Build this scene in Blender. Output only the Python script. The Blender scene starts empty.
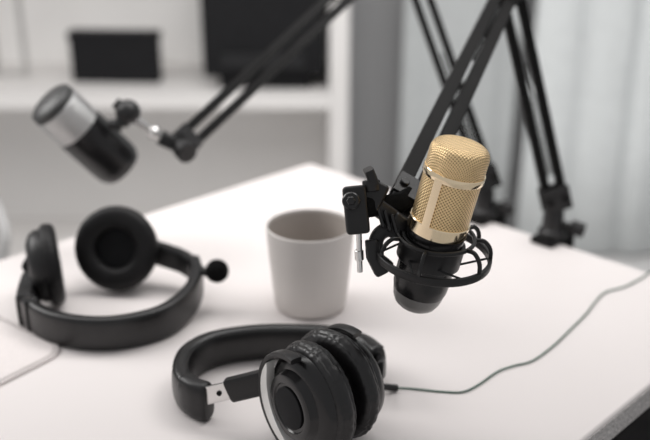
import bpy, math, random
from mathutils import Vector, Matrix, noise
random.seed(3)
V=Vector
S=bpy.context.scene
COL=S.collection
F=903.0; PITCH=math.radians(22); CAM=V((0,0,1.177))
FW=V((0,math.cos(PITCH),-math.sin(PITCH))); UP=V((0,math.sin(PITCH),math.cos(PITCH))); RT=V((1,0,0))
TZ=0.74
def ray(px,py): return FW+RT*((px-325)/F)+UP*((220-py)/F)
def pt(px,py,d): return CAM+ray(px,py)*d
def on(px,py,z=TZ):
    r=ray(px,py); return CAM+r*((z-CAM.z)/r.z)
try: S.view_settings.view_transform='Standard'
except Exception: pass

# ---------------- materials
def mat(name,col,rough=.5,metal=0,var=.06,nscale=40,bump=.0,bscale=200,coat=0,spec=None):
    m=bpy.data.materials.new(name); m.use_nodes=True
    nt=m.node_tree; b=nt.nodes['Principled BSDF']
    tc=nt.nodes.new('ShaderNodeTexCoord'); n=nt.nodes.new('ShaderNodeTexNoise')
    n.inputs['Scale'].default_value=nscale; n.inputs['Detail'].default_value=3
    nt.links.new(tc.outputs['Object'],n.inputs['Vector'])
    r=nt.nodes.new('ShaderNodeValToRGB')
    r.color_ramp.elements[0].position=.3; r.color_ramp.elements[1].position=.7
    r.color_ramp.elements[0].color=tuple(c*(1-var) for c in col)+(1,)
    r.color_ramp.elements[1].color=tuple(min(1,c*(1+var)) for c in col)+(1,)
    nt.links.new(n.outputs['Fac'],r.inputs['Fac']); nt.links.new(r.outputs['Color'],b.inputs['Base Color'])
    b.inputs['Roughness'].default_value=rough; b.inputs['Metallic'].default_value=metal
    b.inputs['Coat Weight'].default_value=coat
    if spec is not None: b.inputs['Specular IOR Level'].default_value=spec
    if bump:
        n2=nt.nodes.new('ShaderNodeTexNoise'); n2.inputs['Scale'].default_value=bscale
        nt.links.new(tc.outputs['Object'],n2.inputs['Vector'])
        bp=nt.nodes.new('ShaderNodeBump'); bp.inputs['Strength'].default_value=bump; bp.inputs['Distance'].default_value=.001
        nt.links.new(n2.outputs['Fac'],bp.inputs['Height']); nt.links.new(bp.outputs['Normal'],b.inputs['Normal'])
    return m
def mesh_mat(name,c1,c2,period,rough=.35,metal=.9):
    m=bpy.data.materials.new(name); m.use_nodes=True
    nt=m.node_tree; b=nt.nodes['Principled BSDF']; L=nt.links.new
    uv=nt.nodes.new('ShaderNodeTexCoord'); sp=nt.nodes.new('ShaderNodeSeparateXYZ'); L(uv.outputs['UV'],sp.inputs[0])
    def mth(op,a,bb=None):
        n=nt.nodes.new('ShaderNodeMath'); n.operation=op
        for i,x in enumerate((a,bb)):
            if x is None: continue
            if isinstance(x,(int,float)): n.inputs[i].default_value=x
            else: L(x,n.inputs[i])
        return n.outputs[0]
    k=2*math.pi/period
    a=mth('MULTIPLY',mth('ADD',sp.outputs[0],sp.outputs[1]),k*.707)
    c=mth('MULTIPLY',mth('SUBTRACT',sp.outputs[0],sp.outputs[1]),k*.707)
    h=mth('ADD',mth('MULTIPLY',mth('ADD',mth('SINE',a),mth('SINE',c)),.25),.5)
    r=nt.nodes.new('ShaderNodeValToRGB'); r.color_ramp.elements[0].position=.2; r.color_ramp.elements[1].position=.5
    r.color_ramp.elements[0].color=c2+(1,); r.color_ramp.elements[1].color=c1+(1,)
    L(h,r.inputs['Fac']); L(r.outputs['Color'],b.inputs['Base Color'])
    bp=nt.nodes.new('ShaderNodeBump'); bp.inputs['Strength'].default_value=.7; bp.inputs['Distance'].default_value=.0006
    L(h,bp.inputs['Height']); L(bp.outputs['Normal'],b.inputs['Normal'])
    b.inputs['Roughness'].default_value=rough; b.inputs['Metallic'].default_value=metal
    return m
M_desk=mat('desk_white',(.76,.712,.698),.5,var=.012,nscale=6)
M_edge=mat('desk_edge_speckle',(.46,.44,.43),.7,var=.45,nscale=420,bump=.3,bscale=500)
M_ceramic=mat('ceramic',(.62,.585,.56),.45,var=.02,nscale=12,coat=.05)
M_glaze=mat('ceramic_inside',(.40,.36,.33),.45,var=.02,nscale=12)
M_blk=mat('black_plastic',(.010,.0095,.010),.38,var=.2,bump=.1,bscale=900,spec=.4)
M_blkgl=mat('black_satin',(.008,.0075,.008),.25,var=.2,spec=.45)
M_metalblk=mat('black_metal',(.007,.0066,.0066),.5,var=.2,spec=.12)
M_leather=mat('black_leather',(.008,.0075,.008),.32,var=.3,nscale=80,bump=.25,bscale=700,spec=.5)
M_padl=mat('smooth_pad_leather',(.007,.0065,.007),.36,var=.2,nscale=80,bump=.35,bscale=260,spec=.5)
M_leather2=mat('black_matte_leather',(.0075,.007,.0075),.5,var=.3,nscale=80,bump=.3,bscale=600,spec=.25)
M_foam=mat('black_foam',(.005,.005,.005),.95,var=.4,nscale=300,bump=.6,bscale=1200,spec=.1)
M_steel=mat('steel',(.72,.71,.70),.25,metal=1,var=.05)
M_silver=mat('silver_satin',(.80,.79,.77),.4,metal=.4,var=.04)
M_gold=mat('gold_polished',(.96,.79,.55),.13,metal=1,var=.04)
M_grille=mesh_mat('gold_mesh',(.92,.69,.39),(.28,.16,.065),.0020,rough=.36,metal=.9)
M_sgrille=mesh_mat('silver_mesh',(.52,.515,.51),(.32,.32,.32),.0022,metal=.85,rough=.3)
M_cable=mat('cable_rubber',(.07,.13,.10),.5,var=.2)
M_wall=mat('wall_paint',(.36,.36,.365),.8,var=.02,nscale=3)
M_shelf=mat('shelf_white',(.70,.68,.665),.6,var=.02,nscale=4)
M_panel=mat('shelf_back',(.76,.745,.73),.7,var=.02,nscale=4)
M_frame=mat('frame_grey',(.40,.39,.38),.6,var=.05)
M_floor=mat('floor_grey',(.76,.75,.74),.6,var=.05,nscale=5)
M_curt=mat('curtain_light',(.72,.745,.745),.9,var=.04,nscale=30,bump=.2,bscale=600)
M_curt2=mat('curtain_grey',(.55,.57,.57),.9,var=.04,nscale=30,bump=.2,bscale=600)
M_dark=mat('dark_card',(.008,.008,.009),.7,var=.2,spec=.2)
M_dark2=mat('charcoal_plastic',(.012,.012,.013),.5,var=.2,spec=.3)
M_grey=mat('dark_grey_satin',(.15,.145,.14),.28,var=.1)
M_grey2=mat('end_grey',(.03,.03,.03),.4,var=.1)
M_chair=mat('chair_shell',(.40,.395,.39),.5,var=.03)
M_wood=mat('leg_wood',(.45,.35,.25),.6,var=.15)
M_fabric=mat('black_fabric',(.014,.014,.015),.9,var=.3,bump=.5,bscale=400)
M_pad=mat('pad_white',(.74,.685,.67),.7,var=.03,nscale=300,bump=.3,bscale=700)
M_thread=mat('thread',(.42,.39,.38),.8)

# ---------------- geometry
def frame(o,z,xh=(1,0,0)):
    z=V(z).normalized(); x=V(xh); x=(x-z*x.dot(z)).normalized(); y=z.cross(x)
    m=Matrix((x,y,z)).transposed().to_4x4(); m.translation=V(o); return m
def T(x,y,z): return Matrix.Translation((x,y,z))
def smooth(P,n=8,closed=False):
    P=[V(p) for p in P]; out=[]
    N=len(P)
    for i in range(N if closed else N-1):
        if closed: a,b,c,d=P[i-1],P[i],P[(i+1)%N],P[(i+2)%N]
        else: b,c=P[i],P[i+1]; a=P[i-1] if i>0 else b*2-c; d=P[i+2] if i+2<N else c*2-b
        for k in range(n):
            t=k/n
            out.append(.5*((2*b)+(c-a)*t+(2*a-5*b+4*c-d)*t*t+(3*b-a-3*c+d)*t**3))
    if not closed: out.append(P[-1])
    return out
def circ(r,n=12): return [(r*math.cos(2*math.pi*i/n),r*math.sin(2*math.pi*i/n)) for i in range(n)]
def sup(a,b,e=4,n=24):
    o=[]
    for i in range(n):
        t=2*math.pi*i/n; c,s=math.cos(t),math.sin(t)
        o.append((a*math.copysign(abs(c)**(2/e),c),b*math.copysign(abs(s)**(2/e),s)))
    return o
I4=Matrix.Identity(4)
WM={}
class Geo:
    def __init__(s): s.v=[];s.f=[];s.uv=[]
    def add(s,v,f,M=I4,uv=None):
        o=len(s.v); s.v+=[M@V(p) for p in v]; s.f+=[tuple(i+o for i in q) for q in f]
        for k,q in enumerate(f):
            for j,i in enumerate(q): s.uv.append(uv[k][j] if uv else (v[i][0],v[i][1]))
        return s
    def revolve(s,prof,M=I4,n=48,uvdome=False,cap=True):
        v=[];f=[];uv=[];arc=[0]*len(prof)
        for i in range(len(prof)-2,-1,-1):
            arc[i]=arc[i+1]+math.hypot(prof[i][0]-prof[i+1][0],prof[i][1]-prof[i+1][1])
        for (r,z) in prof:
            for j in range(n):
                a=2*math.pi*j/n
                v.append((r*math.cos(a),r*math.sin(a),z))
        R=max(p[0] for p in prof)
        for i in range(len(prof)-1):
            for j in range(n):
                k=(j+1)%n
                f.append((i*n+j,i*n+k,(i+1)*n+k,(i+1)*n+j))
                if uvdome:
                    t0=2*math.pi*j/n;t1=2*math.pi*(j+1)/n
                    uv.append([(arc[ii]*math.cos(t),arc[ii]*math.sin(t)) for ii,t in ((i,t0),(i,t1),(i+1,t1),(i+1,t0))])
                else:
                    u0=2*math.pi*j/n*R;u1=2*math.pi*(j+1)/n*R; z0=prof[i][1];z1=prof[i+1][1]
                    uv.append([(u0,z0),(u1,z0),(u1,z1),(u0,z1)])
        if cap and prof[0][0]>1e-5: f.append(tuple(reversed(range(n)))); uv.append([(0,0)]*n)
        if cap and prof[-1][0]>1e-5: f.append(tuple((len(prof)-1)*n+j for j in range(n))); uv.append([(0,0)]*n)
        return s.add(v,f,M,uv)
    def ring(s,prof,M=I4,n=48,a0=0,a1=None,pleat=0,npl=70):
        full=a1 is None; a1=2*math.pi if full else a1
        v=[];f=[];m=len(prof); cnt=n if full else n+1
        for j in range(cnt):
            a=a0+(a1-a0)*j/n
            for i,(r,z) in enumerate(prof):
                w=0
                if pleat:
                    ca,sa=math.cos(a),math.sin(a)
                    ph=3.0*noise.noise(V((ca*2,sa*2,i*.12)))
                    am=.25+.75*max(0,noise.noise(V((ca*4+9,sa*4,i*.10)))+.3)
                    w=pleat*am*math.sin(a*npl+ph*3)+pleat*1.6*noise.noise(V((ca*3,sa*3,i*.08+5)))
                v.append(((r+w)*math.cos(a),(r+w)*math.sin(a),z+w*.3))
        for j in range(n):
            k=(j+1)%cnt
            for i in range(m):
                l=(i+1)%m; f.append((j*m+i,k*m+i,k*m+l,j*m+l))
        if not full: f.append(tuple(reversed(range(m)))); f.append(tuple(n*m+i for i in range(m)))
        return s.add(v,f,M)
    def box(s,sx,sy,sz,M=I4):
        x,y,z=sx/2,sy/2,sz/2
        v=[(-x,-y,-z),(x,-y,-z),(x,y,-z),(-x,y,-z),(-x,-y,z),(x,-y,z),(x,y,z),(-x,y,z)]
        return s.add(v,[(0,3,2,1),(4,5,6,7),(0,1,5,4),(1,2,6,5),(2,3,7,6),(3,0,4,7)],M)
    def cyl(s,p,q,r,n=24,r2=None,ch=.0):
        p=V(p);q=V(q);L=(q-p).length; r2=r if r2 is None else r2; c=ch or min(r,L)*.12
        return s.revolve([(0,0),(r-c,0),(r,c),(r2,L-c),(r2-c,L),(0,L)],frame(p,q-p,(1,0,0) if abs((q-p).normalized().x)<.9 else (0,1,0)),n)
    def sweep(s,P,sec,up=(0,0,1),scale=None):
        P=[V(p) for p in P];v=[];f=[];m=len(sec);up=V(up)
        for i,p in enumerate(P):
            t=(P[min(i+1,len(P)-1)]-P[max(i-1,0)]).normalized()
            sd=t.cross(up)
            if sd.length<1e-3: sd=t.cross(V((0,1,.01)))
            sd.normalize(); u=sd.cross(t); k=scale[i] if scale else 1
            for a,b in sec: v.append(p+sd*a*k+u*b*k)
        for i in range(len(P)-1):
            for j in range(m):
                k=(j+1)%m; f.append((i*m+j,i*m+k,(i+1)*m+k,(i+1)*m+j))
        f.append(tuple(reversed(range(m)))); f.append(tuple((len(P)-1)*m+j for j in range(m)))
        return s.add(v,f)
    def rsweep(s,P,a,b,e=4,n=20,up=(0,0,1),cap=.004):
        P=[V(p) for p in P]
        t0=(P[0]-P[1]).normalized(); t1=(P[-1]-P[-2]).normalized()
        mn=1-min(1,cap/max(a,b)); H=[];K=[]
        for i in range(5):
            th=math.pi/2*(1-i/5); H.append(cap*math.sin(th)); K.append(mn+(1-mn)*math.cos(th))
        Q=[P[0]+t0*h for h in H]+P+[P[-1]+t1*h for h in reversed(H)]
        return s.sweep(Q,sup(a,b,e,n),up,K+[1]*len(P)+K[::-1])
    def bar(s,p,q,w,h,up): return s.sweep([p,q],[(-w/2,-h/2),(w/2,-h/2),(w/2,h/2),(-w/2,h/2)],up)
    def sphere(s,c,r,n=24,sz=1):
        pr=[(r*math.sin(math.pi*i/12)+(0),-r*math.cos(math.pi*i/12)*sz) for i in range(13)]
        pr[0]=(0,pr[0][1]);pr[-1]=(0,pr[-1][1])
        return s.revolve(pr,T(*c),n)
    def build(s,name,m,parent=None,bevel=0,label=None,sharp=38,sub=0,**kw):
        lo=V([min(p[i] for p in s.v) for i in range(3)]); hi=V([max(p[i] for p in s.v) for i in range(3)])
        c=(lo+hi)/2
        me=bpy.data.meshes.new(name); me.from_pydata([p-c for p in s.v],[],s.f)
        ul=me.uv_layers.new(name='UVMap')
        for i,u in enumerate(s.uv): ul.data[i].uv=u
        me.materials.append(m)
        import bmesh
        bm=bmesh.new(); bm.from_mesh(me); bmesh.ops.remove_doubles(bm,verts=bm.verts,dist=1e-6); bmesh.ops.recalc_face_normals(bm,faces=bm.faces); bm.to_mesh(me); bm.free()
        for p in me.polygons: p.use_smooth=True
        me.set_sharp_from_angle(angle=math.radians(sharp))
        o=bpy.data.objects.new(name,me); o.location=c; COL.objects.link(o); WM[o]=Matrix.Translation(c)
        if bevel:
            b=o.modifiers.new('bevel','BEVEL'); b.width=bevel; b.segments=3; b.limit_method='ANGLE'; b.angle_limit=math.radians(40); b.harden_normals=True
        if parent: o.parent=parent; o.matrix_parent_inverse=WM[parent].inverted()
        if label: o['label']=label
        for k,x in kw.items(): o[k]=x
        return o
def thing(name,loc,label,category,**kw):
    e=bpy.data.objects.new(name,None); e.empty_display_size=.02; e.location=loc; COL.objects.link(e); WM[e]=Matrix.Translation(V(loc))
    e['label']=label; e['category']=category
    for k,x in kw.items(): e[k]=x
    return e
def helix(p,q,r,turns,n=10):
    p=V(p);q=V(q);M=frame(p,q-p,(0,1,.1));L=(q-p).length;o=[]
    for i in range(turns*n+1):
        a=2*math.pi*i/n; o.append(M@V((r*math.cos(a),r*math.sin(a),L*i/(turns*n))))
    return o

# ---------------- room
Geo().box(7,6,.1,T(0,1.6,-.05)).build('floor',M_floor,kind='structure')
Geo().box(7,.1,2.7,T(0,2.82,1.35)).build('wall_back',M_wall,kind='structure')

# ---------------- desk
C=V((-.023,1.314,0)); u1=V((.7071,-.7071,0)); u2=V((-.7071,-.7071,0)); W=.662; Ln=1.35
desk=thing('desk',(C+u1*W/2+u2*Ln/2),'white rectangular desk with thin top and square legs','desk')
Md=Matrix((u1,-u2,V((0,0,1)))).transposed().to_4x4()
def dk(a,b,z): m=Md.copy(); m.translation=C+u1*a+u2*b+V((0,0,z)); return m
Geo().box(W,Ln,.028,dk(W/2,Ln/2,TZ-.014)).build('desktop',M_desk,desk,bevel=.003)
Geo().box(W+.0016,Ln+.0016,.021,dk(W/2,Ln/2,TZ-.0145)).build('edge_band',M_edge,desk,label='speckled grey edge band')
for a in (.04,W-.04):
    for b in (.04,Ln-.04):
        Geo().box(.04,.04,TZ-.028,dk(a,b,(TZ-.028)/2)).build('leg',M_desk,desk,bevel=.003)

# ---------------- cup
c=on(310.5,305)
cup=Geo().revolve([(0,0),(.032,0),(.0355,.002),(.0372,.006),(.0400,.03),(.0425,.06),(.0447,.088),(.0446,.0905),(.0437,.0914),(.0428,.0908),(.0426,.089),(.0407,.06),(.0384,.03),(.035,.012),(.028,.006),(0,.0055)],T(c.x,c.y,TZ),64).build('cup',M_ceramic,label='light grey ceramic cup with darker inside, empty, on the desk',category='cup')
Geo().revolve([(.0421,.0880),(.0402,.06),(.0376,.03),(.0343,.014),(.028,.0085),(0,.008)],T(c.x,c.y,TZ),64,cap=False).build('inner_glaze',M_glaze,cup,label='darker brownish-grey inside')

# ---------------- main microphone
B=pt(414,305,.72); Tp=pt(463,143,.657)
ax=(Tp-B).normalized(); L=(Tp-B).length; MM=frame(B,ax)
mic=thing('condenser_microphone',B,'gold mesh condenser microphone with black body held in a shock mount','microphone')
k=L/.139
def sc(pr): return [(r/1000,z/1000*k) for r,z in pr]
Geo().revolve(sc([(20.5,15),(21.6,19),(22,25),(22,63),(22.6,63.5),(22.6,68),(0,68)]),MM,64).build('body',M_blkgl,mic,label='satin black lower body')
Geo().revolve(sc([(0,-1),(8,-.7),(13,.5),(16.5,3.2),(19,8),(20.5,15),(0,15)]),MM,64).build('base_cap',M_grey,mic,label='dark grey rounded base')
Geo().revolve(sc([(22.2,76),(22.2,118)]),MM,96).build('grille',M_grille,mic,label='gold woven mesh grille')
Geo().revolve(sc([(0,68),(22.8,68),(23.5,68.6),(23.5,77.4),(22.8,78),(21,78),(0,78)]),MM,64).build('lower_band',M_gold,mic,label='polished gold band')
Geo().ring(sc([(21,113),(23.2,113),(23.5,113.5),(23.5,118.3),(23.2,118.8),(21,118.8)]),MM,64).build('upper_band',M_gold,mic,label='polished gold band')
dome=[(22.5,118)]+[(22.6*max(0,math.cos(t))**.30,130+8.5*math.sin(t)) for t in [i/20*math.pi/2 for i in range(0,20)]]+[(0,138.6)]
Geo().revolve(sc(dome),MM,96,uvdome=True).build('grille_cap',M_grille,mic,label='domed gold mesh cap',sharp=80)
for az in (-126,54):
    a=math.radians(az); h=.14
    Geo().ring(sc([(21.4,77),(23.5,77),(23.5,115),(21.4,115)]),MM,10,a-h,a+h).build('frame_strip',M_gold,mic,label='smooth polished gold vertical strip')

# ---------------- boom arms
def boom(name,label,clamp,elbow,tip,w,h,gap,gap2,w2,h2):
    e=thing(name,clamp,label,'microphone stand')
    out=V((.7071,.7071,0))
    p=V((clamp.x,clamp.y,TZ))
    Mc=frame(p,(0,0,1),out)
    g=Geo(); g.box(.045,.03,.008,Mc@T(-.012,0,.0042)); g.box(.008,.03,.075,Mc@T(.0155,0,-.0265)); g.box(.04,.03,.008,Mc@T(-.003,0,-.060))
    g.build('clamp',M_metalblk,e,bevel=.0015)
    g=Geo(); g.cyl(Mc@V((-.014,0,-.085)),Mc@V((-.014,0,-.031)),.004); g.cyl(Mc@V((-.014,0,-.0315)),Mc@V((-.014,0,-.0285)),.011); g.bar(Mc@V((-.03,0,-.083)),Mc@V((.002,0,-.083)),.006,.006,(0,0,1)); g.build('clamp_screw',M_steel,e)
    base=p+V((-.008,-.008,0))
    g=Geo(); g.revolve([(0,.008),(.017,.008),(.017,.014),(.013,.018),(.012,.04),(.010,.044),(0,.044)],T(base.x,base.y,TZ),32); g.build('base_socket',M_blk,e)
    kn=base+V((.013,0,.022)); g=Geo(); g.cyl(kn,kn+V((.012,-.004,-.003)),.004); g.cyl(kn+V((.008,-.003,-.002)),kn+V((.024,-.008,-.006)),.009,20); g.build('clamp_knob',M_blk,e)
    piv=base+V((0,0,.055))
    def arm(nm,p,q,gap,w,h):
        d=(q-p).normalized(); off=d.cross(FW).normalized(); side=off.cross(d)
        a=Geo()
        for s in (-1,1): a.bar(p+off*s*gap/2,q+off*s*gap/2,w,h,side)
        o=a.build(nm,M_metalblk,e,bevel=.001)
        a=Geo(); a.sweep(helix(p+d*.03+side*.002,p+d*(.13),.0045,26),circ(.0007,5)); a.cyl(p+d*.13,p+d*.17,.0012)
        a.build('spring',M_metalblk,o)
        return off,side,d
    off,side,d=arm('lower_arm',piv,elbow,gap,w,h)
    g=Geo()
    for s in (-1,1): g.bar(piv-d*.014+side*s*(w/2+.0035),piv+d*.016+side*s*(w/2+.0035),.003,gap+.014,off)
    g.build('base_bracket',M_blk,e,bevel=.001)
    g=Geo()
    for s in (-1,1):
        c0=piv+off*s*gap/2; g.cyl(c0-side*(w/2+.009),c0+side*(w/2+.009),.0042,16)
    g.build('hinge_bolt',M_metalblk,e)
    off2,side2,d2=arm('upper_arm',elbow,tip,gap2,w2,h2)
    g=Geo()
    for s in (-1,1): g.cyl(elbow+FW*s*.009,elbow+FW*s*.013,.022,28)
    g.build('elbow_bracket',M_blk,e,bevel=.001)
    g=Geo(); g.cyl(elbow-FW*.02,elbow+FW*.02,.008,20); g.cyl(elbow-FW*.034,elbow-FW*.018,.013,14); g.build('elbow_knob',M_blk,e)
    g=Geo()
    for s in (-1,1):
        g.bar(tip-d2*.012+side2*s*(w2/2+.003),tip+d2*.012+side2*s*(w2/2+.003),.0028,gap2+.012,off2)
        c0=tip+off2*s*gap2/2; g.cyl(c0-side2*(w2/2+.007),c0+side2*(w2/2+.007),.0038,16)
    g.build('tip_bracket',M_blk,e,bevel=.0008)
    return e,d2,off2,side2

clA=on(556,238); elA=pt(509,-14,1.0); tipA=pt(408,196,.72)
boomA,dA,oA,sA=boom('microphone_boom_arm','black metal scissor boom arm clamped to desk edge, carrying shock mount',clA,elA,tipA,.010,.010,.019,.0160,.012,.0125)
clB=on(488,217); elB=pt(402,-60,1.15); tipB=pt(186,141,1.03)
boomB,dB,oB,sB=boom('microphone_boom_arm','black metal scissor boom arm clamped to desk edge, holding silver microphone',clB,elB,tipB,.009,.009,.018,.018,.010,.0095)

# shock mount (part of boom A)
sm=Geo()
sm.ring(sc([(22.4,42),(25.2,42),(25.2,60),(22.4,60)]),MM,56)
sm=sm.build('shock_mount',M_blk,boomA,bevel=.0006,label='black plastic shock mount cage')
rx=(ax+RT*-.13).normalized()
MR_=frame(MM@V((.0025,0,.0475*k)),rx)
Rr=.0440
g=Geo(); g.ring([(Rr+a,b) for a,b in sup(.0016,.0032,5,16)],MR_,80); g.build('outer_ring',M_blk,sm)
MU=frame(MM@V((.0005,0,.0630*k)),rx)
g=Geo(); g.ring([(.0300+a,b) for a,b in sup(.0013,.0016,4,12)],MU,72); g.build('inner_ring',M_blk,sm)
for deg in (-45,-8,29,66,110,155,200,-110):
    a=math.radians(deg)
    def rp(r,z,w): 
        cc=MR_.translation.lerp(MU.translation,w); return cc+MR_.to_3x3()@V((r*math.cos(a),r*math.sin(a),z))
    g=Geo(); g.sweep(smooth([rp(.0300,0,1),rp(.0370,.0012,.95),rp(.0428,0,.62),rp(.0442,-.001,0)],4),sup(.0013,.0016,4,10),ax)
    g.build('cage_rib',M_blk,sm)
for deg in (-80,-20,45,105,165,225):
    a=math.radians(deg);b=math.radians(deg+20)
    g=Geo(); g.sweep([MM@V((.0250*math.cos(a),.0250*math.sin(a),.047*k)),MR_@V((.0430*math.cos(b),.0430*math.sin(b),-.001))],circ(.0009,8),ax)
    g.build('elastic_band',M_fabric,sm)
g=Geo()
g.rsweep([pt(398,222,.705),pt(384,212,.70),pt(366,200,.695)],.007,.0098,5,16,FW,.002)
g.rsweep([pt(406,232,.705),pt(390,220,.70)],.009,.0095,5,16,FW,.002)
g.rsweep(smooth([pt(398,232,.70),pt(386,230,.70),pt(377,238,.70),pt(376,256,.70),pt(386,266,.705)],5),.0058,.007,4,14,FW,.002)
g.build('mount_bracket',M_blk,sm)
g=Geo(); g.rsweep([pt(372,242,.695),pt(373,256,.695),pt(380,270,.70)],.0055,.0080,4,14,FW,.002); g.build('mount_plate',M_blk,sm)
g=Geo()
for i in range(3):
    c0=pt(383+i*7,226+i*4,.690); g.rsweep([c0,c0+UP*.014-RT*.004],.0015,.003,4,10,FW,.001)
g.build('clamp_ridge',M_blkgl,sm)
g=Geo(); g.box(.018,.018,.037,frame(pt(356,210,.69),UP-RT*.1,RT)); g.box(.018,.018,.026,frame(pt(372,197,.695),UP+RT*.5,RT))
g.build('swivel_block',M_blk,boomA,bevel=.003)
g=Geo(); kc=pt(352,201,.68); g.cyl(kc+FW*.004,kc-FW*.004-RT*.001,.0068,24,ch=.001); g.cyl(kc+FW*.0,kc-FW*.006-RT*.001,.0035,6,ch=.0005); g.build('swivel_bolt',M_blkgl,boomA)
g=Geo(); g.cyl(pt(372,192,.69),pt(371,180,.69),.0070,18); g.sweep([pt(374,184,.69),pt(371,176,.688),pt(368,169,.686)],sup(.0040,.0065,4,12),FW); g.build('tightening_lever',M_blk,boomA,bevel=.0006)
g=Geo(); g.cyl(pt(359,232,.69),pt(360,272,.70),.0022,14); g.cyl(pt(359,250,.695),pt(359.5,260,.697),.0035,14); g.build('metal_pin',M_steel,boomA,label='bright steel pin')
g=Geo(); g.rsweep([tipA,pt(396,204,.705),pt(378,206,.70),pt(362,208,.69)],.008,.0095,4,14,FW,.002); g.build('swivel_arm',M_foam,boomA)

# ---------------- second microphone
b0=pt(48,100,.985); b1=pt(122,168,1.05)
axB=(b1-b0).normalized(); LB=(b1-b0).length; MB=frame(b0,axB)
mic2=thing('studio_microphone',b0,'silver and black cylindrical microphone hanging tilted from a boom arm','microphone')
R=.0285
Geo().revolve([(0,-.003),(R*.5,-.002),(R*.8,0),(R*.94,.003),(R*.975,.011),(0,.011)],MB,48).build('end_cap',M_grey2,mic2,label='dark grey end cap')
Geo().revolve([(R*.975,.0105),(R*.985,.011),(R*.99,.012),(R*.99,LB*.39),(R*.9,LB*.39)],MB,48).build('grille',M_sgrille,mic2,label='silver mesh grille')
Geo().revolve([(0,LB*.39),(R,LB*.39),(R*1.01,LB*.41),(R*1.01,LB*.88),(R*.98,LB*.94),(R*.88,LB*.99),(R*.7,LB*1.01),(0,LB*1.02)],MB,48).build('body',M_blkgl,mic2,label='glossy black cylindrical body')
g=Geo(); kb=pt(128,112,1.0); g.sphere(kb,.014,20); g.cyl(kb,pt(115,102,.995),.006,14); g.cyl(pt(122,126,1.0),pt(109,124,1.0),.006,14); g.cyl(pt(126,108,1.0),pt(121,126,1.0),.008,14); g.build('ball_joint',M_blk,boomB)
g=Geo(); g.cyl(pt(134,118,1.0),pt(162,138,1.02),.0045,14); g.cyl(pt(152,131,1.01),pt(156,134,1.01),.008,14); g.build('threaded_stud',M_steel,boomB,label='bright steel threaded stud')
g=Geo(); g.sweep([pt(160,137,1.02),pt(172,143,1.025),tipB],sup(.009,.008,4,14),FW); g.cyl(pt(182,148,1.01),pt(188,154,1.0),.012,16); g.build('swivel_arm',M_blk,boomB)

# ---------------- earcups
def earpad(g,M,ro,ri,z0,z1,pleat=0,e=2.6,n=28):
    rm=(ro+ri)/2; a=(ro-ri)/2; zc=(z0+z1)/2; b=(z1-z0)/2
    g.ring([(rm+x,zc+y) for x,y in sup(a,b,e,n)],M,200,pleat=pleat,npl=40)
hs=thing('headset',on(120,320),'black headset with boom microphone lying on the desk','headphones')
cR=V((-.2216,.890,.7855)); nR=V((-.12,-.93,.30)); MR=frame(cR,nR)
g=Geo(); g.revolve([(0,-.024),(.028,-.024),(.036,-.020),(.041,-.008),(.041,0),(0,.0)],MR,48)
e1=g.build('earcup',M_blk,hs)
g=Geo(); earpad(g,MR,.0455,.021,-.002,.018,.0002); g.build('ear_pad',M_leather2,e1)
Geo().revolve([(0,.006),(.023,.006),(.023,0.001),(0,0.001)],MR,32).build('speaker_cloth',M_dark,e1)
cL=V((-.289,.848,.784)); nL=V((.93,.30,.05)); ML=frame(cL,nL,(0,1,0))
g=Geo(); g.revolve([(0,-.016),(.026,-.016),(.034,-.012),(.038,-.006),(.038,0),(0,0)],ML,48)
e2=g.build('earcup',M_blk,hs)
g=Geo(); earpad(g,ML,.0425,.020,-.002,.015,.0002); g.build('ear_pad',M_leather2,e2)
P=[(-.300,.838,.765),(-.297,.812,.760),(-.280,.780,.7578),(-.243,.757,.7575),(-.199,.753,.7575),(-.158,.774,.758),(-.137,.812,.761),(-.133,.845,.766),(-.138,.868,.770)]
SPh=smooth(P,8)
band=Geo().rsweep(SPh,.0068,.0172,4,24).build('headband',M_leather,hs)
g=Geo(); g.rsweep(smooth([(-.2965,.796,.7590),(-.3005,.816,.7600),(-.3020,.838,.765)],4),.0085,.0182,6,16,cap=.002); g.build('slider_cover',M_blk,hs)
g=Geo(); g.rsweep(smooth([(-.286,.786,.759),(-.2915,.793,.759)],3),.0082,.0178,5,16,cap=.002); g.build('hinge_block',M_blkgl,hs)
g=Geo(); g.rsweep(smooth([(-.1335,.838,.765),(-.137,.864,.769),(-.152,.882,.772),(-.172,.890,.776),(-.188,.893,.780)],6),.0065,.013,4,16); g.build('yoke',M_blk,hs)
g=Geo(); g.rsweep(smooth([(-.303,.835,.766),(-.307,.848,.775),(-.302,.852,.785)],5),.004,.010,4,16); g.build('yoke',M_blk,hs)
bt=pt(217,271,.92)
g=Geo(); g.sweep(smooth([V((-.135,.862,.776)),pt(207,273,.93),bt],5),circ(.0045,10)); g.build('microphone_boom',M_blk,hs)
g=Geo(); g.sphere(bt,.0122); g.build('microphone_windscreen',M_foam,hs)

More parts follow.
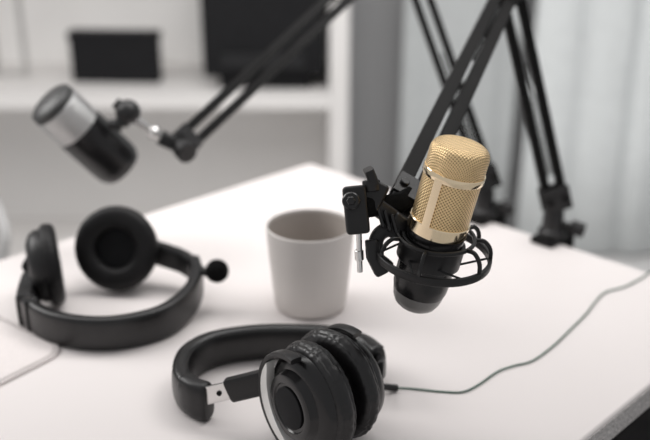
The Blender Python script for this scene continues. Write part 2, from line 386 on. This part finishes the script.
# ---------------- front headphones
hp=thing('headphones',on(290,400),'black padded over-ear headphones with silver hinge lying on desk','headphones')
PR=.0455
F0=V((-.0285,.5830,TZ+PR+.0008)); a=V((.80,.60,0)).normalized(); MN=frame(F0,a,(0,0,1))
pv=V((.60,-.80,0)).normalized(); th=math.radians(7)
a2=(a*math.cos(th)-pv*math.sin(th)).normalized()
O2=F0+a*.0385+V((.000,.007,0)); MF=frame(O2,a2,(0,0,1))
def ribpad(M,z0,z1,w):
    g=Geo(); m=(z0+z1)/2; pr=[]; n=56
    for i in range(n):
        t=2*math.pi*i/n; c_,s2=math.cos(t),math.sin(t)
        r=.0330+.0127*math.copysign(abs(c_)**.8,c_); z=m+(z1-z0)/2*math.copysign(abs(s2)**.85,s2)
        if c_>-.1:
            for gz,dp in ((m-.0042,.0013),(m+.0042,.0013)): r-=dp*math.exp(-((z-gz)/.0012)**2)
        pr.append((r,z))
    g.ring(pr,M,420,pleat=w,npl=34); return g
g=Geo(); g.revolve([(0,.0022),(.0195,.0022),(.0205,.0010),(.0245,.0010),(.0265,.0020),(.0275,.005),(.029,.008),(.036,.010),(.0395,.014),(.040,.020),(0,.020)],MN,64)
n1=g.build('earcup',M_blkgl,hp)
Geo().revolve([(0,.0021),(.0165,.0021),(.017,.0017),(.017,.0008),(.0165,.0005),(0,.0003)],MN,48).build('hub_disc',M_dark,n1,label='matte black round hub')
ribpad(MN,.0165,.0355,.00042).build('ear_pad',M_padl,n1,sharp=80)
g=Geo(); g.revolve([(0,.015),(.0400,.015),(.0400,.020),(.038,.025),(.033,.029),(.029,.031),(0,.031)],MF,64)
n2=g.build('earcup',M_blkgl,hp); ribpad(MF,-.0005,.0175,.00042).build('ear_pad',M_padl,n2,sharp=80)
sgn=1 if (MN.to_3x3()@V((0,1,0))).x<0 else -1
ang=math.radians(90)*sgn
g=Geo(); g.ring([(.0420+x,.006+z) for x,z in sup(.0024,.005,4,12)],MN,48,ang-math.radians(95),ang+math.radians(95)); g.build('yoke',M_blk,hp)
N=48; v=[];f=[]
for j in range(N+1):
    t=j/N; an=math.radians(90*sgn+(-42+t*140)*sgn); wd=math.sin(math.pi*t)**.6
    r1=.0395; r0=.0395-.0118*wd-.0005
    for r,z in ((r0,.0005),(r1,.0012),(r1,.008),(r0,.008)): v.append((r*math.cos(an),r*math.sin(an),z))
for j in range(N):
    for i in range(4): l=(i+1)%4; f.append((j*4+i,j*4+4+i,j*4+4+l,j*4+l))
f.append((0,1,2,3)); f.append((N*4+3,N*4+2,N*4+1,N*4))
Geo().add(v,f,MN).build('silver_trim',M_silver,hp,label='bright silver crescent trim')
g=Geo(); g.ring([(.0410+x,.025+z) for x,z in sup(.0026,.005,4,12)],MF,48,ang-math.radians(100),ang+math.radians(100)); g.build('yoke',M_blk,hp)
s0=V((-.1015,.634,.764)); s1=F0+ (MN.to_3x3()@V((.000,sgn*.043,.006)))
g=Geo(); g.rsweep([s0,s0.lerp(s1,.30),s0.lerp(s1,.54)],.0012,.0080,8,16,cap=.001); g.build('hinge_plate',M_steel,hp,label='bright steel hinge plate')
nn=(s1-s0).cross(V((0,0,1))).normalized()
g=Geo(); mid=s0.lerp(s1,.30); g.cyl(mid-nn*.0025,mid+nn*.0025,.0022,12); g.build('hinge_rivet',M_metalblk,hp)
g=Geo(); g.rsweep([s0.lerp(s1,.48),s0.lerp(s1,.75),s1],.0045,.0105,5,16,cap=.002); g.build('hinge_arm',M_blk,hp)
P=[(-.1005,.637,.7580),(-.1150,.647,.7575),(-.1235,.668,.7575),(-.1215,.698,.7575),(-.103,.722,.7575),(-.065,.735,.7575),(-.022,.736,.7575),(.010,.731,.7578),(.034,.716,.7582),(.046,.694,.760)]
SP=smooth(P,8)
band=Geo().rsweep(SP,.0082,.0172,2.8,28).build('headband',M_leather,hp)
g=Geo()
for sd in (-1,1):
    Q=[]
    for i,p in enumerate(SP):
        t=(SP[min(i+1,len(SP)-1)]-SP[max(i-1,0)]).normalized(); s_=t.cross(V((0,0,1))).normalized()
        Q.append(p+s_*sd*.0060+V((0,0,.0146)))
    g.sweep(Q,circ(.0008,6))
g.build('seam_piping',M_leather,band)
g=Geo(); g.rsweep(smooth([V((-.0990,.6362,.7582)),V((-.1075,.6408,.7582)),V((-.1155,.6485,.7582))],4),.0086,.0178,3.2,24,cap=.004); g.build('band_end_cover',M_blk,hp)
g=Geo(); g.rsweep(smooth([V((.045,.697,.760)),V((.050,.680,.764)),V((.047,.664,.770))],4),.003,.009,4,14,cap=.002); g.build('hinge_arm',M_blk,hp)
cpx=[(397,388),(415,389),(440,391.5),(462,392),(478,385),(497,372),(513,366),(532,361),(552,347),(570,330),(586,314),(596,301),(606,292),(624,287),(640,279),(655,270)]
P=[V((.042,.660,.754)),V((.050,.676,.746))]+[on(x,y,TZ+.0011) for x,y in cpx]
P+=[P[-1]+V((.02,-.004,0)),P[-1]+V((.05,-.05,0))]
Geo().sweep(smooth(P,8),circ(.0009,8)).build('cable',M_cable,hp,label='thin grey-green audio cable')
Geo().sweep(smooth([V((.040,.657,.757)),V((.049,.674,.748)),on(397,388,TZ+.003)],4),circ(.003,12)).build('cable_relief',M_blk,hp)

# ---------------- stitched mat
pc=on(70,351); pa=(on(0,318)-pc).normalized(); pb=V((-pa.y,pa.x,0)); 
if pb.y>0: pb=-pb
Wp,Hp=.24,.22; rc=.024
def q(u,v): return pc+pa*u+pb*v
def rr(ins,n=8):
    o=[]; r=rc-ins
    for (cu,cv,st) in ((rc,rc,180),(Wp-rc,rc,270),(Wp-rc,Hp-rc,0),(rc,Hp-rc,90)):
        for i in range(n+1):
            t=math.radians(st+90*i/n); o.append((cu+r*math.cos(t),cv+r*math.sin(t)))
    return o
o=rr(0); n=len(o)
g=Geo(); g.add([q(u,v)+V((0,0,.0002)) for u,v in o]+[q(u,v)+V((0,0,.0028)) for u,v in o],[tuple(range(n)),tuple(range(n,2*n))]+[(i,(i+1)%n,n+(i+1)%n,n+i) for i in range(n)])
padthing=thing('desk_mat',q(Wp/2,Hp/2),'white leather-look mat with stitched rounded edge on the desk','desk mat')
g.build('mat_sheet',M_pad,padthing,bevel=.001)
g=Geo()
for ins in (.0022,.0050):
    o=rr(ins)
    for i in range(len(o)):
        p=V(q(*o[i]));r_=V(q(*o[(i+1)%len(o)])); d=r_-p; m=max(1,int(d.length/.0040))
        for j in range(m):
            s=p+d*(j/m);t=p+d*((j+.55)/m); up_=V((0,0,.0029)); g.sweep([s+up_,t+up_],circ(.0007,5))
g.build('stitching',M_thread,padthing,kind='stuff')

# ---------------- shelf unit
def wb(x0,x1,y0,y1,z0,z1): return ((x1-x0),(y1-y0),(z1-z0)),T((x0+x1)/2,(y0+y1)/2,(z0+z1)/2)
def bx(g,*a):
    s,M=wb(*a); return g.box(*s,M)
su=thing('shelf_unit',(-.9,2.5,0),'white open shelf unit against the grey wall','shelf')
X0,X1=-1.7,.062
bx(Geo(),X1-.05,X1,2.3,2.7,0,1.75).build('side_panel',M_shelf,su,bevel=.002)
bx(Geo(),X0-.05,X0,2.3,2.7,0,1.75).build('side_panel',M_shelf,su,bevel=.002)
bx(Geo(),X0,X1-.05,2.68,2.70,0,1.75).build('back_panel',M_panel,su)
for z in (.06,.56,1.15,1.71):
    bx(Geo(),X0,X1-.05,2.3,2.68,z,z+.04).build('shelf_board',M_shelf,su,bevel=.002)
bxm=thing('storage_box',(-.575,2.47,.6),'slim black box with lid standing on the white shelf','box')
Mx=T(-.570,2.45,.601)@Matrix.Rotation(math.radians(-4),4,'Z')
Geo().box(.238,.05,.115,Mx@T(0,0,.0575)).build('body',M_dark,bxm,bevel=.003)
Geo().box(.245,.056,.022,Mx@T(0,0,.126)).build('lid',M_dark,bxm,bevel=.003)
pr=thing('printer',(-.17,2.48,.6),'large black printer on the shelf','printer')
bx(Geo(),-.320,.0,2.34,2.64,.635,.90).build('body',M_dark,pr,bevel=.012)
bx(Geo(),-.28,-.04,2.36,2.62,.6005,.635).build('base',M_dark,pr,bevel=.004)
bx(Geo(),-.27,-.05,2.325,2.345,.66,.70).build('paper_tray',M_dark2,pr,bevel=.003)
bx(Geo(),-.315,-.005,2.36,2.62,.90,.925).build('scanner_lid',M_dark2,pr,bevel=.004)
g=Geo(); x0,x1=-.925,-.835
bx(g,x0,x0+.010,2.50,2.52,.6005,.88);bx(g,x1-.010,x1,2.50,2.52,.6005,.88);bx(g,x0,x1,2.50,2.52,.870,.88);bx(g,x0,x1,2.50,2.52,.6005,.610)
pf=g.build('picture_frame',M_frame,None,bevel=.002,label='thin grey empty picture frame standing on the shelf',category='picture frame')

# ---------------- curtains
def curtain(xa,xb,y,label,ph,m_,amp):
    v=[];f=[];nx=int((xb-xa)/.01);zs=[.012,.4,.8,1.2,1.7,2.34]
    for i in range(nx+1):
        x=xa+(xb-xa)*i/nx
        for z in zs:
            A=amp*(1.1-.25*z/2.35)*(.75+.5*noise.noise(V((x*7,1.3,0))))
            v.append((x+.01*math.sin(x*31+z),y+A*math.sin(x*36+ph+1.4*math.sin(x*7))+amp*.2*math.sin(x*83+z*1.3),z))
    m=len(zs)
    for i in range(nx):
        for j in range(m-1): f.append((i*m+j,(i+1)*m+j,(i+1)*m+j+1,i*m+j+1))
    o=Geo().add(v,f).build('curtain',m_,None,sharp=180,label=label,category='curtain')
    md=o.modifiers.new('thick','SOLIDIFY'); md.thickness=.002
curtain(.60,1.7,2.60,'pale grey floor-length curtain hanging in soft folds',0,M_curt,.014)
curtain(.22,.58,2.66,'mid-grey floor-length curtain hanging in soft folds',1.3,M_curt2,.010)
g=Geo(); g.cyl((.15,2.64,2.37),(1.9,2.64,2.37),.014); g.build('curtain_rod',M_steel,label='steel curtain rod above the curtains',category='curtain rod')

# ---------------- chair
DX=-.115
ch=thing('chair',(-.64+DX,1.31,0),'grey moulded shell chair with wooden legs behind the desk','chair')
v=[];f=[]
N=24;K=8
for i in range(N+1):
    a_=math.radians(-75+150*i/N)
    for j in range(K+1):
        z=.46+.25*j/K*(1-.45*abs(i/N*2-1)**1.6); r=.21+.04*j/K
        v.append((-.64+DX+r*math.sin(a_)*1.0,1.31+r*math.cos(a_)*.8,z))
for i in range(N):
    for j in range(K): f.append((i*(K+1)+j,(i+1)*(K+1)+j,(i+1)*(K+1)+j+1,i*(K+1)+j+1))
o=Geo().add(v,f).build('backrest',M_chair,ch,sharp=180); md=o.modifiers.new('t','SOLIDIFY'); md.thickness=.01
Geo().revolve([(0,.44),(.18,.44),(.215,.455),(.22,.47),(.20,.47),(0,.455)],T(-.64+DX,1.31,0),40).build('seat',M_chair,ch)
for sx in (-1,1):
    for sy in (-1,1): Geo().cyl((-.64+DX+sx*.2,1.31+sy*.19,0),(-.64+DX+sx*.12,1.31+sy*.12,.445),.013,12,r2=.018).build('leg',M_wood,ch)

# ---------------- stool
st=thing('stool',(.47,.80,0),'black upholstered round stool tucked under the desk edge','stool')
Geo().revolve([(0,.575),(.20,.575),(.222,.59),(.225,.61),(.215,.63),(.19,.64),(0,.645)],T(.47,.80,0),48).build('seat',M_fabric,st)
for i in range(4):
    a_=math.radians(45+90*i); Geo().cyl((.47+.2*math.cos(a_),.80+.2*math.sin(a_),0),(.47+.14*math.cos(a_),.80+.14*math.sin(a_),.58),.012,12).build('leg',M_metalblk,st)

# ---------------- lights
def area(name,loc,tgt,size,power,col=(1,1,1)):
    l=bpy.data.lights.new(name,'AREA'); l.size=size; l.energy=power; l.color=col
    o=bpy.data.objects.new(name,l); o.location=loc; o.rotation_euler=(V(tgt)-V(loc)).to_track_quat('-Z','Y').to_euler(); COL.objects.link(o)
area('left_key_light',(-1.45,1.25,1.75),(0,.9,.75),.75,14.5,(1,.985,.97))  # added key from upper left for directional shading, not an actual window
area('overhead_fill',(.7,1.2,2.2),(.2,1.0,.75),.7,5,(1,.98,.96))  # added soft fill from above right, stands for no ceiling lamp
area('shelf_fill',(-.1,1.2,1.75),(-.1,2.8,.30),1.1,16,(1,.985,.97))  # added out-of-view fill that brightens the shelves and back wall
w=bpy.data.worlds.new('world'); S.world=w; w.use_nodes=True
w.node_tree.nodes['Background'].inputs[0].default_value=(.985,.985,1,1); w.node_tree.nodes['Background'].inputs[1].default_value=.46

cam=bpy.data.cameras.new('camera'); co=bpy.data.objects.new('camera',cam); COL.objects.link(co)
co.location=CAM; co.rotation_euler=(math.pi/2-PITCH,0,0); cam.lens=50.0; cam.sensor_width=36; cam.clip_start=.01
cam.dof.use_dof=True; cam.dof.focus_distance=.68; cam.dof.aperture_fstop=3.4
S.camera=co
